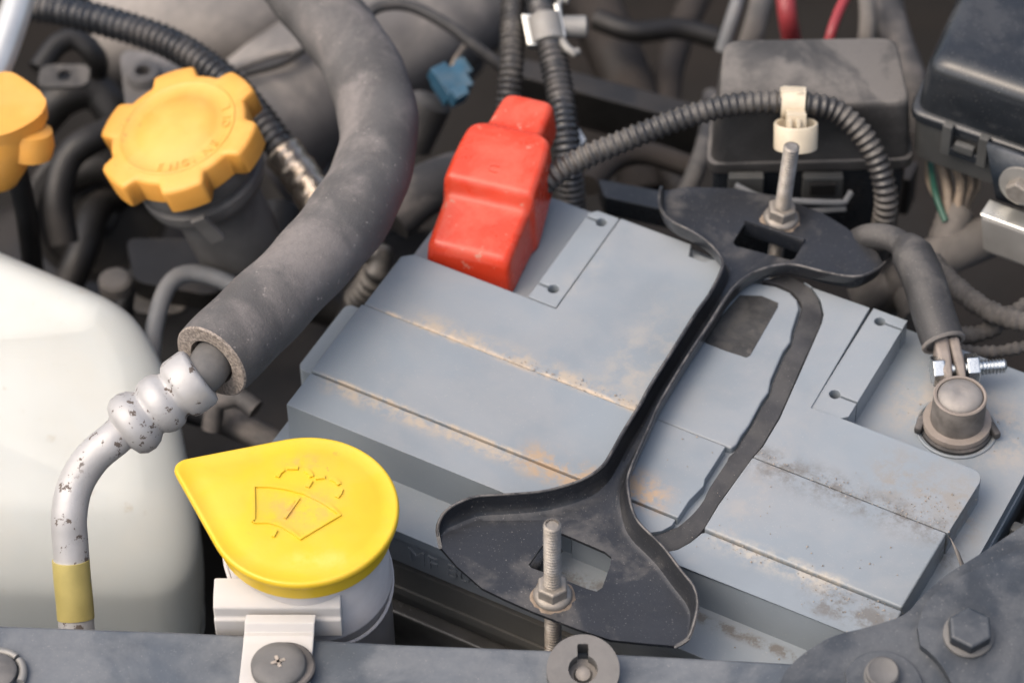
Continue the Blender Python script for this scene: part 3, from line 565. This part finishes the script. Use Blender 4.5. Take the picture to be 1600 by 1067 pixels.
# ------------------------------------------------------------------ washer bottle neck and yellow cap
CZ = 26; wc = at(474, 795, CZ); Rw = 33.2
WN = thing('washer_filler', 'washer filler neck in white plastic under a yellow teardrop cap', 'washer filler', Vector((wc.x, wc.y, -60)))
MB().lathe([(28.5,-80),(28.5,-14),(29.3,-13.2),(29.3,-11.5),(28.5,-10.8),(28.2,14),(27,18)], Vector((wc.x, wc.y, 0)), n=56, cap=False).build('neck', K['neck'], WN, ang=50)
MB().sweep([Vector((wc.x+29.2*math.cos(a), wc.y+29.2*math.sin(a), -4-14*math.sin(a+R(130)))) for a in [R(i*7.5) for i in range(-16, 34)]], .7, 8, 3).build('mould_seam', K['neck'], WN)
q = [at(335, 964, 2), at(534, 964, 2)]; d_ = (q[1]-q[0]).normalized(); ya = Vector((-d_.y, d_.x, 0))
MB().ring_loft([[p+ya*y_+Vector((0,0,z)) for y_, z in ((10,9.5),(3,8),(-.4,5.5),(-.6,1.2),(-1.8,.4),(-2.2,-8),(10,-8))] for p in q]).build('clamp_block', K['white'], WN, bevel=.6)
t0, t1 = at(385, 962, 6), at(494, 962, 6); tw = (t1-t0)
prof = [t0+Vector((0,0,1)), t0+Vector((-.4,-3.5,.6)), t0+Vector((-.6,-5.5,-2)), Vector((t0.x-.6, t0.y-7.5, 4.6)), Vector((t0.x-.8, t0.y-11, 3.4)), Vector((t0.x-1.8, t0.y-42, 3.2))]
MB().ring_loft([[p, p+tw, p+tw-Vector((0,-.8,2.2)), p-Vector((0,-.8,2.2))] for p in prof]).build('mounting_tab', K['white'], WN, bevel=.35, ang=45)
sc = at(436, 1047, 3.4)
MB().lathe([(10.2,0),(10.2,1.6),(9.6,2.2),(8,2.3)], sc+Vector((2.2,.6,0)), n=40).build('screw_washer', K['blackrub'], WN)
MB().lathe([(9.4,1.4),(9.4,3.6),(8.8,4.4),(6,5.0),(3,5.2),(1.4,5.1),(.9,3.4),(.01,3.2)], sc, n=40).build('screw', K['hose'], WN, ang=50)
for a in (20, 110): MB().box(sc+Vector((0,0,5.2)), (5.0, 1.1, .5), R(a)).build('screw_slot', K['sand'], WN)
tip = at(274, 724, CZ); v = Vector((tip.x-wc.x, tip.y-wc.y)); dist = v.length; a_t = math.degrees(math.atan2(v.y, v.x)); rt2 = 4.5; half = math.degrees(math.acos((Rw-rt2)/(dist-rt2)))
tear = arc((wc.x, wc.y), Rw, a_t+half, a_t+360-half, 72)+arc((wc.x+v.x*(dist-rt2)/dist, wc.y+v.y*(dist-rt2)/dist), rt2, a_t-half, a_t+half, 8)
def tearz(k, z): return [Vector((wc.x+(x-wc.x)*k, wc.y+(y-wc.y)*k, z)) for x, y in tear]
YC = MB().ring_loft([tearz(k, CZ+h) for k, h in ((.93,-3.4),(.98,-3.3),(.997,-2.6),(1.0,-1.7),(.996,-.8),(.985,-.2),(.97,0),(.955,-.05),(.93,-.35),(.80,-.4),(.77,-.1),(.5,.05),(.1,.1))]).build('cap', K['yellow'], WN, ang=70)
MB().lathe([(29.5,-11.6),(30.6,-11.0),(30.9,-3.4),(30,-3.0)], Vector((wc.x, wc.y, CZ)), n=64).build('skirt', K['yellow'], YC, ang=50)
def ez(l): return [at(px_, py_, CZ+.05) for px_, py_ in l]
fr_ = ez(((396,816),(396,788),(396,761),(422,760),(449,764),(475,771),(501,783),(518,794),(531,805),(500,823),(469,842),(454,830),(438,821),(420,816),(396,816)))
stroke(fr_, 1.3, .75).build('windscreen_symbol', K['yellow'], YC)
for l in (((467,779),(444.8,810.5)),((461,783),(456,790)),((456,791),(450,799)),((431.7,829),(426.4,839.4))): stroke(ez(l), 1.1, .8).build('wiper_symbol', K['yellow'], YC)
for l in (((433,746),(437,739),(443.5,734.4)),((448.7,732),(465.8,732)),((477,735),(484,740),(486.8,746)),((486,752),(480,762)),((493,747.5),(507.8,746)),((517,748.5),(525,752),(530,758)),((533,765),(531,772),(526,777.7))): stroke(ez(l), 1.5, .75).build('spray_symbol', K['yellow'], YC)
# ------------------------------------------------------------------ oil filler cap
on = Vector((-.26,-.05,.96)).normalized(); oc = at(277, 200, 10)
ON = thing('oil_filler', 'amber six-lobed oil cap with worn lettering on a dusty black filler neck', 'oil filler', oc-on*60)
OU = (IR-on*IR.dot(on)).normalized(); OV = on.cross(OU)
dl = onplane(285, 318, oc, on)-oc; ph = math.atan2(dl.dot(OV), dl.dot(OU))
def orad(a, k=1):
    w = ((a-ph) % (math.pi/3)); w = min(w, math.pi/3-w)       # 0 in the middle of a lobe
    u = max(0, min(1, (w-R(13.5))/R(6.5))); u = u*u*(3-2*u)
    return (34.0-5.4*u)*k
def oring(k, h, n=180): return [oc+on*h+(OU*math.cos(2*math.pi*i/n)+OV*math.sin(2*math.pi*i/n))*orad(2*math.pi*i/n, k) for i in range(n)]
OC = MB().ring_loft([oring(k, h) for k, h in ((.95,-12.5),(.985,-12),(.99,-2),(.975,-.8),(.94,-.1),(.80,0),(.4,.1))]).build('cap', K['amber'], ON, ang=60)
MB().lathe([(24.2,-.4),(24.2,.25),(23.7,.5),(23.2,.15),(16.4,.15),(15.6,.9),(8,1.5),(2,1.7),(.1,1.7)], oc, on, 64).build('raised_disc', K['amber'], OC, ang=50)
for i, ch in enumerate('ENGINE OIL'):
    if ch == ' ': continue
    a = R(-105+i*13.5); U_ = OU*math.cos(a)+OV*math.sin(a); T_ = on.cross(U_)
    text_mb(ch, 5.2, .35, lambda co: oc+U_*(22.4-co.y)*1.0+T_*(co.x-1.6)+on*(.3+co.z)).build('letter', K['amber'], OC, ang=20)
MB().lathe([(18,-70),(18,-38),(21,-37),(25,-33),(26,-29),(26,-26),(23.5,-25),(23.5,-22),(26.5,-21),(27.5,-18),(27.5,-11)], oc, on, 44).build('neck', K['hose'], ON, ang=45)
t_ = onplane(318, 345, oc-on*20+TC*24, TC); MB().box(onplane(325, 358, oc-on*24+TC*20, TC), (6.5, 3, 15), 0, Matrix((OU, OV, on)).transposed() @ Matrix.Rotation(R(-14), 3, 'Y')).build('clip_tab', K['hose'], ON, bevel=.8)
# dipstick grip
DH = thing('dipstick_handle', 'amber plastic dipstick grip beside the silver tube', 'dipstick', at(10, 260, -10))
MB().prism(xy(catmull(PP((-60,150,20),(-10,118,20),(18,113,20),(62,142,20),(72,156,20),(66,176,20),(40,196,20),(0,212,20),(-60,216,20)), 3)), 13, 20).build('grip_top', K['amber'], DH, bevel=1.6, seg=3)
MB().lathe([(5,0),(8.5,1),(9.4,6),(8.4,12),(6,13)], at(48, 246, 0), (.1,.3,1), 24).build('grip_side', K['amber'], DH)
MB().lathe([(5,-16),(12,-12),(15.5,-2),(16,10),(13,18)], at(-12, 235, 0), (.2,.1,1), 32).build('grip_body', K['amber'], DH)
MB().sweep(PP((20,240,-5),(40,330,-40),(52,420,-90)), 4.5, 14, 4).build('dipstick_tube', K['dark'], DH)
# ------------------------------------------------------------------ tubes and hoses on the far left
q = PP((52,-70,22),(30,0,20),(5,75,16),(-30,160,10)); tag(MB().sweep(q, 6.6, 22, 4).build('silver_tube', K['silver'], base=q[2]), 'bright silver metal tube above the dipstick grip', 'tube')
HO = thing('corrugated_hose', 'glossy black corrugated hose with foil-wrapped end behind the oil cap', 'hose', at(320, 110, -30))
hp = PP((40,8,-22),(100,18,-22),(180,38,-22),(260,66,-23),(325,105,-24),(380,155,-27),(425,212,-32),(458,258,-37))
MB().sweep(hp, corr(6.3, .75, 3.5), 22, .58).build('corrugated_sleeve', K['conduit'], HO, ang=60)
MB().sweep(PP((440,236,-34),(462,264,-38),(486,298,-42),(510,335,-48)), lambda s_, t: 8.2+.25*math.sin(s_*1.3)+.3*math.sin(s_*.6), 24, 1).build('foil_wrap', K['foil'], HO, ang=25)
q = PP((520,330,-52),(560,370,-48),(592,402,-46),(586,432,-54),(560,470,-76)); tag(MB().sweep(q, corr(5.6, 1.0, 5.5), 20, .7).build('hose_bellows', K['conduitdust'], ang=60, base=q[2]), 'dusty ribbed hose showing between foam sleeve and battery corner', 'hose')
q = PP((236,560,-60),(244,500,-55),(262,448,-52),(290,428,-52),(330,432,-54),(372,452,-58),(430,500,-66)); tag(MB().sweep(q, 3.7, 18, 2.5).build('bent_pipe', K['greypipe'], base=q[3]), 'thin grey painted pipe bent like a hook behind the reservoir', 'pipe')
# intake manifold
IM = thing('intake_manifold', 'dusty grey plastic intake manifold behind the foam sleeve', 'manifold', at(440, 90, -140))
def runner(pts, r, name='runner'): MB().sweep(PP(*pts), r, 36, 6).build(name, K['manifold'], IM, ang=60)
runner(((360,250,-100),(430,180,-92),(520,110,-86),(620,55,-84),(760,-30,-84)), lambda s_, t: 33-4*t)
runner(((170,60,-90),(300,38,-82),(420,10,-78),(560,-60,-78)), lambda s_, t: 27+2*math.sin(t*5))
runner(((430,330,-130),(500,220,-118),(600,150,-112),(690,60,-112)), 24)
MB().sweep(PP((355,112,-58),(430,84,-54),(500,72,-53),(560,44,-54)), 2.2, 12, 3).build('rib', K['manifold'], IM)
MB().sweep(PP((382,116,-56),(440,100,-54),(480,76,-52),(540,60,-52)), 1.5, 10, 3).build('vacuum_line', K['dark'], IM)
MB().prism(xy(roundpoly(PP((185,70,-50),(330,90,-50),(340,150,-50),(250,190,-50),(196,170,-50)), 8)), -75, -52).build('flange', K['manifold'], IM, bevel=2)
bc = at(224, 118, -50); MB().lathe([(7.5,-4),(7.5,2),(6.8,3),(3.4,3),(3.2,-3),(.1,-3)], bc, n=28).build('bolt_boss', K['manifold'], IM)
q = PP((560,40,-30),(590,12,-28),(640,10,-28),(700,40,-32),(745,75,-38),(790,110,-48)); tag(MB().sweep(q, 2.6, 12, 3).build('vacuum_hose', K['cable'], base=q[2]), 'thin black hose arching over the manifold towards the wiring conduits', 'hose')
CN = thing('sensor_connector', 'blue plug on a black sensor between manifold and red boot', 'connector', at(700, 150, -60))
cm = Matrix.Rotation(R(35), 3, 'Z') @ Matrix.Rotation(R(25), 3, 'X')
MB().box(at(706,132,-45), (13, 12, 11), 0, cm).build('plug', K['blue'], CN, bevel=1); MB().box(at(688,118,-42), (8, 7, 8), 0, cm).build('plug_latch', K['blue'], CN, bevel=.8); MB().box(at(722,108,-46), (5, 8, 7), 0, cm).build('plug_latch', K['blue'], CN, bevel=.8)
MB().box(at(716,150,-42), (7, 5, 9), 0, cm).build('plug_latch', K['blue'], CN, bevel=.8)
MB().lathe([(9,-20),(9,2),(7,3)], at(672,165,-60), (.4,.3,.8), 24).build('sensor_body', K['boxdust'], CN)
MB().sweep(PP((706,106,-44),(712,92,-44),(728,70,-60)), 1.1, 8, 3).build('wire', K['wiretan'], CN)
# wiring conduits behind the boot
q = PP((806,-60,10),(802,0,4),(800,60,-2),(798,120,-10),(790,200,-26),(780,280,-50)); tag(MB().sweep(q, corr(4.9, .45, 2.6), 16, .55).build('wiring_conduit', K['conduitdust'], base=q[2]), 'upright corrugated wiring conduit beside the hose clamp, nearer the blue plug', 'conduit', 'upright conduits behind the red boot')
q = PP((834,-60,12),(842,0,8),(858,60,2),(870,120,-5),(880,180,-12),(888,250,-24),(894,330,-44)); tag(MB().sweep(q, corr(5.6, .45, 2.6), 18, .55).build('wiring_conduit', K['conduit'], base=q[2]), 'upright corrugated wiring conduit gripped by the hose clamp', 'conduit', 'upright conduits behind the red boot')
HC = thing('hose_clamp', 'dusty metal spring clamp with ears on the upright conduit', 'clamp', at(855, 50, 4)); ha = (q[2]-q[3]).normalized()
MB().lathe([(6.6,-6),(7.4,-5.6),(7.4,5.6),(6.6,6)], at(854,48,4), ha, 28).build('band', K['steel'], HC)
MB().lathe([(4.4,-8),(4.6,0),(4.6,6),(3,7)], at(892,42,4), IR, 20).build('screw', K['steel'], HC)
MB().sweep(PP((873,22,6),(872,8,8),(880,-1,8),(888,2,8)), 1.5, 10, 2).build('ear', K['steel'], HC); MB().sweep(PP((876,60,4),(886,76,4),(898,84,3),(903,80,3)), 1.8, 10, 2).build('ear', K['steel'], HC)
MB().box(at(827,50,4), (4, 5, 14), 0, Matrix((IR, ha.cross(IR), ha)).transposed()).build('buckle', K['edge'], HC, bevel=.6); MB().box(at(875,36,6), (2.5, 6, 15), 0, Matrix((IR, ha.cross(IR), ha)).transposed()).build('buckle', K['edge'], HC, bevel=.6)
q = PP((896,182,-18),(916,215,-18),(900,238,-20),(892,230,-20)); tag(MB().prism(xy(q), -22, -19).build('steel_tab', K['silver'], base=q[0], bevel=.4), 'small pale steel tab behind the red boot above the conduit', 'tab')
# clutter in the dark
def hose(pts, r, lab, m='dark', name='rubber_hose', cat='hose'):
    q = PP(*pts); return tag(MB().sweep(q, r, 18, 4).build(name, K[m], base=q[len(q)//2], ang=60), lab, cat)
hose(((610,340,-60),(660,300,-56),(720,276,-58),(770,270,-70)), 11, 'fat black hose lying between foam sleeve and red boot', 'blackrub')
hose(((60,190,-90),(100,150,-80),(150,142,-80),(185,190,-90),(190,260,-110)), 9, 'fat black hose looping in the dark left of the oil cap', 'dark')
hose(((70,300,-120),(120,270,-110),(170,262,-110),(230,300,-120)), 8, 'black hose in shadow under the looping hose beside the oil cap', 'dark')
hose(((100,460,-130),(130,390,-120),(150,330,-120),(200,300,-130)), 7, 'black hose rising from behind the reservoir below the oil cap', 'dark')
hose(((300,640,-90),(360,660,-80),(420,690,-78),(470,740,-90)), 6, 'black hose curving between aluminium fitting and battery corner', 'blackrub')
hose(((1165,-40,-40),(1150,10,-44),(1128,80,-60)), 3, 'straight grey metal rod leaning behind the relay box', 'greypipe', 'metal_rod', 'rod')
hose(((1225,-40,-30),(1230,20,-34),(1240,80,-60)), 4.2, 'faded red cable with brown edge behind the relay box', 'wirered', 'red_cable', 'cable')
hose(((1335,-30,0),(1310,20,0),(1296,62,-4),(1292,90,-20)), 2.2, 'bright red wire curving down behind the relay box', 'wirered', 'red_wire', 'wire')
hose(((1352,-30,-40),(1356,30,-44),(1350,90,-60)), 3.6, 'brown dusty cable beside the bright red wire', 'tape', 'brown_cable', 'cable')
hose(((1195,-20,-60),(1180,40,-64),(1165,90,-80)), 5, 'tan dusty hose leaning between the rod and the red cable', 'tape', 'dusty_hose', 'hose')
hose(((1060,330,-70),(1090,260,-60),(1105,210,-60),(1112,150,-64)), 4, 'dusty bent rod beside the left end of the relay box', 'cable', 'bent_rod', 'rod')
hose(((1345,470,-60),(1390,440,-50),(1420,450,-50),(1440,500,-50)), 8, 'dusty grey hose below the bend of the negative cable', 'tape')
hose(((905,-40,-110),(950,60,-120),(990,170,-130),(1010,300,-150)), 13, 'wide brown-black duct falling away behind the corrugated conduit', 'brown2', 'air_duct', 'duct')
hose(((1100,-30,-130),(1060,60,-130),(1040,150,-130),(1050,260,-135),(1090,340,-140)), 7, 'grimy brown hose in the gap beside the relay box', 'brown2')
hose(((930,30,-90),(990,50,-92),(1060,45,-96),(1120,60,-100)), 5, 'dark cable crossing over the brown-black duct', 'dark', 'dark_cable', 'cable')
hose(((920,290,-60),(960,250,-64),(1010,240,-66),(1080,262,-70)), 5, 'rust-brown hose under the arch of the corrugated conduit', 'brown2')
hose(((60,110,-60),(90,70,-56),(120,62,-56),(150,90,-62),(150,130,-80)), 5, 'thin dusty hose bent above the looping black hose', 'dark')
hose(((190,200,-70),(140,220,-66),(105,250,-70),(90,310,-80),(100,380,-95)), 6.5, 'dusty black hose curving down beside the dipstick tube', 'dark')
hose(((210,560,-120),(190,500,-110),(215,430,-104),(270,400,-104)), 5, 'black hose rising beside the hooked grey pipe', 'dark')
hose(((440,330,-70),(430,390,-74),(450,450,-84),(520,480,-95)), 9, 'black hose passing under the foam sleeve', 'dark')
hose(((400,640,-60),(370,620,-58),(340,628,-60),(330,670,-70)), 4, 'small black hose elbow below the aluminium fitting', 'blackrub')
hose(((1380,-20,-60),(1400,60,-60),(1425,130,-64),(1440,200,-80)), 7, 'dusty hose in the gap between relay box and fuse box', 'blackrub')
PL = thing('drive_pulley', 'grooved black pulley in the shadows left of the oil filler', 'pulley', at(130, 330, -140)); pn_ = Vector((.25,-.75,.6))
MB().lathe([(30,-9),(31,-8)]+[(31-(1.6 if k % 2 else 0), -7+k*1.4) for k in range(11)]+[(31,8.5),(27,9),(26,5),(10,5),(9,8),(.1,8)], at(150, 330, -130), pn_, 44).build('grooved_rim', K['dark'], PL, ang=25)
MB().hexa(at(150, 330, -130)+pn_.normalized()*8, pn_, 14, 6).build('centre_bolt', K['boxgrey'], PL, bevel=.5)
for p_, lab in (((100,118,-50), 'small grey bracket with round hole near the silver tube'), ((250,470,-90), 'small grey bracket with round hole by the hooked pipe')):
    c_ = at(*p_); tag(MB().prism([(c_.x+x*1.2, c_.y+y) for x, y in rrect(-9, -7, 9, 7, 4)], c_.z-2, c_.z, [[(c_.x+x, c_.y+y) for x, y in arc((0,0), 3, 0, 340, 16)]]).build('support_bracket', K['boxdust'], base=c_, bevel=.4), lab, 'bracket')
q = roundpoly(PP((196,372,-80),(330,372,-80),(400,420,-80),(330,462,-80),(210,440,-80)), 5); tag(MB().prism(xy(q), -90, -80).build('engine_bracket', K['dark'], base=q[0], bevel=1.5), 'flat black bracket in shadow under the oil filler neck', 'bracket')
q = at(180, 440, -85); tag(MB().lathe([(7,-4),(7,1),(5.5,2.4),(.1,2.6)], q, n=28).build('dusty_bolt', K['tape'], base=q), 'round dusty bolt head beside the flat black bracket', 'bolt')
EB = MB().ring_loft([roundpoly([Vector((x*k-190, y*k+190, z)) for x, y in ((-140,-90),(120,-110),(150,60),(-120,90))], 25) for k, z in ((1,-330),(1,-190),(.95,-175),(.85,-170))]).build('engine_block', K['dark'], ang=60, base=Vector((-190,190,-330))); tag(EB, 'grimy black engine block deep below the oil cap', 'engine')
BB = MB().box((30, 215, -80), (180, 12, 22), R(-22)).build('harness_rail', K['dark'], base=Vector((30,215,-90)), bevel=1.5); tag(BB, 'black plastic rail behind the battery below the conduit', 'rail')
q = roundpoly([at(*p, -34) for p in ((934,280),(1040,300),(1046,330),(944,308))], 2); tag(MB().prism(xy(q), -44, -34).build('harness_holder', K['box'], base=q[0], bevel=.8), 'black plastic holder at the rear edge of the battery by the corner tab', 'holder')
# ------------------------------------------------------------------ battery tray
TR = thing('battery_tray', 'glossy black battery tray under the front of the battery', 'tray', b2w(119, -40, -100))
b = MB(); nx, ny = 60, 24
for i in range(nx+1):
    for j in range(ny+1):
        x = 34+i*225/nx; y = -72+j*54/ny; z = -84-.18*(-18-y)+2.6*math.sin(y*.33+x*.035)+1.6*math.sin(x*.05-y*.12)
        b.v.append(b2w(x, y, z))
b.f = [(i*(ny+1)+j, (i+1)*(ny+1)+j, (i+1)*(ny+1)+j+1, i*(ny+1)+j+1) for i in range(nx) for j in range(ny)]
b.build('tray_floor', K['tray'], TR, ang=80, solid=3)
bprism([(30,-25),(255,-25),(255,-18.5),(30,-18.5)], -86, -62).build('tray_lip', K['tray'], TR, bevel=1.5)
bprism([(254,20),(262,20),(262,150),(254,150)], -80, -26).build('tray_side', K['boxgrey'], TR, bevel=1.2)
for y in (60, 84, 108): bprism([(252.5,y),(266,y),(266,y+5),(252.5,y+5)], -70, -20).build('tray_rib', K['boxgrey'], TR, bevel=1)
q = [b2w(*p) for p in ((239,55,.6),(245,51,-1),(252,46,-7),(256,40,-10))]; wb_ = [b2w(*p) for p in ((240,54.4,.5),(246,48,-1.4),(253,42,-8),(258,36,-11))]
o = MB().add(q+wb_, [(i, i+1, i+5, i+4) for i in range(3)]).build('plastic_shred', K['tape'], base=q[0], solid=.3, ang=80); tag(o, 'curled scrap of grey film poking from the lid seam', 'scrap')
# ------------------------------------------------------------------ front crossmember and latch bracket
FM = thing('front_crossmember', 'dark blue-grey painted crossmember along the front of the engine bay', 'crossmember', at(600, 1040, -40))
ed = PP((-200,964,0),(0,974,0),(300,985,0),(620,1003,0),(850,1012,0),(1000,1020,0),(1240,1033,0),(1420,1044,0),(1800,1060,0))
MB().prism(xy(ed)+[(ed[-1].x, ed[-1].y-70), (ed[0].x, ed[0].y-70)], -38, 0).build('beam', K['beam'], FM, bevel=2.2, seg=3)
gc = at(911, 1048, 5); gn = (Vector((0,0,1))*.62+TC*.5).normalized(); GU = (IR-gn*IR.dot(gn)).normalized(); GV = gn.cross(GU)
GR = thing('rubber_bumper', 'grey rubber bumper with keyhole on the painted crossmember', 'bumper', gc-gn*8)
key = arc((0,0), 5.0, 112, 428, 26)+[(1.9,8.2),(1.6,9.0),(-1.6,9.0),(-1.9,8.2)]
for r0, z0, z1 in ((12.4, -8, 2.2),):
    MB().prism(arc((0,0), r0, 0, 354, 59), z0, z1, [key]).xform(lambda v_: gc+GU*v_.x+GV*v_.y+gn*v_.z).build('bumper_body', K['hose'], GR, bevel=.9, seg=3, ang=50)
MB().lathe([(6,-8),(6,-5),(3.2,-4.4),(2.6,-2.6),(1,-2.0),(.1,-2)], gc, gn, 24).build('screw', K['lead'], GR)
pcl = at(-8, 1052, 2); PC = thing('trim_clip', 'round trim fastener with broken rim at the end of crossmember', 'fastener', pcl)
MB().lathe([(7.6,0),(7.6,1.6),(6.6,2.4),(.1,2.6)], pcl, n=36).build('clip_head', K['hose'], PC)
for a0_, a1_ in ((-20, 38), (46, 100), (110, 170)):
    l = arc((pcl.x, pcl.y), 9.6, a0_, a1_, 8); MB().sweep([Vector((x, y, 1.6)) for x, y in l], 1.5, 10, 2).build('clip_rim', K['steel'], PC)
LB = thing('latch_bracket', 'dusty dark steel latch bracket with hex bolts over the battery corner', 'bracket', at(1500, 1040, 0))
ln = (Vector((0,0,1))*.9+TC*.35).normalized(); lc = at(1480, 1000, 20)
def lp(pts): return [onplane(px_, py_, lc, ln) for px_, py_ in pts]
LU = (IR-ln*IR.dot(ln)).normalized(); LV = ln.cross(LU)
def loc2(p): d = p-lc; return (d.dot(LU), d.dot(LV))
def lprism(pts, z0, z1, step=2.5): return MB().prism([loc2(p) for p in catmull(lp(pts), step)], z0, z1).xform(lambda v_: lc+LU*v_.x+LV*v_.y+ln*v_.z)
lprism(((1196,1150),(1215,1075),(1240,1034),(1296,996),(1360,978),(1412,960),(1440,932),(1478,898),(1530,866),(1600,820),(1700,758),(1740,900),(1740,1150),(1400,1170),(1210,1165)), -9, 0).build('plate', K['latch'], LB, bevel=3.4, seg=4, ang=50)
lprism(((1432,985),(1446,948),(1486,914),(1545,886),(1610,856),(1700,830),(1735,950),(1730,1140),(1510,1145),(1486,1075),(1462,1036),(1437,1014)), -2, 3.4).build('raised_boss', K['latch'], LB, bevel=2.4, seg=3, ang=50)
lprism(((1320,1050),(1345,1025),(1390,1020),(1430,1045),(1440,1090),(1380,1120),(1325,1100)), -2, 1.5).build('raised_pad', K['latch'], LB, bevel=1.2, seg=3, ang=50)
for (px_, py_, af, zz, col) in ((1513,992,13.4,3.4,'beam'),(1378,1056,9.5,1.5,'hose')):
    c_ = onplane(px_, py_, lc+ln*zz, ln)
    MB().lathe([(af*.64,0),(af*.64,1.0),(af*.58,1.6),(af*.4,1.7)], c_, ln, 36).build('bolt_washer', K['hose'], LB)
    if af > 10: MB().hexa(c_+ln*1.2, ln, af, 5.4, LV).build('bolt', K['latch'], LB, bevel=.4)
    else: MB().lathe([(5.6,1),(5.6,3.6),(4.9,4.4),(4.4,4.0),(.1,3.9)], c_, ln, 32).build('bolt', K['hose'], LB)
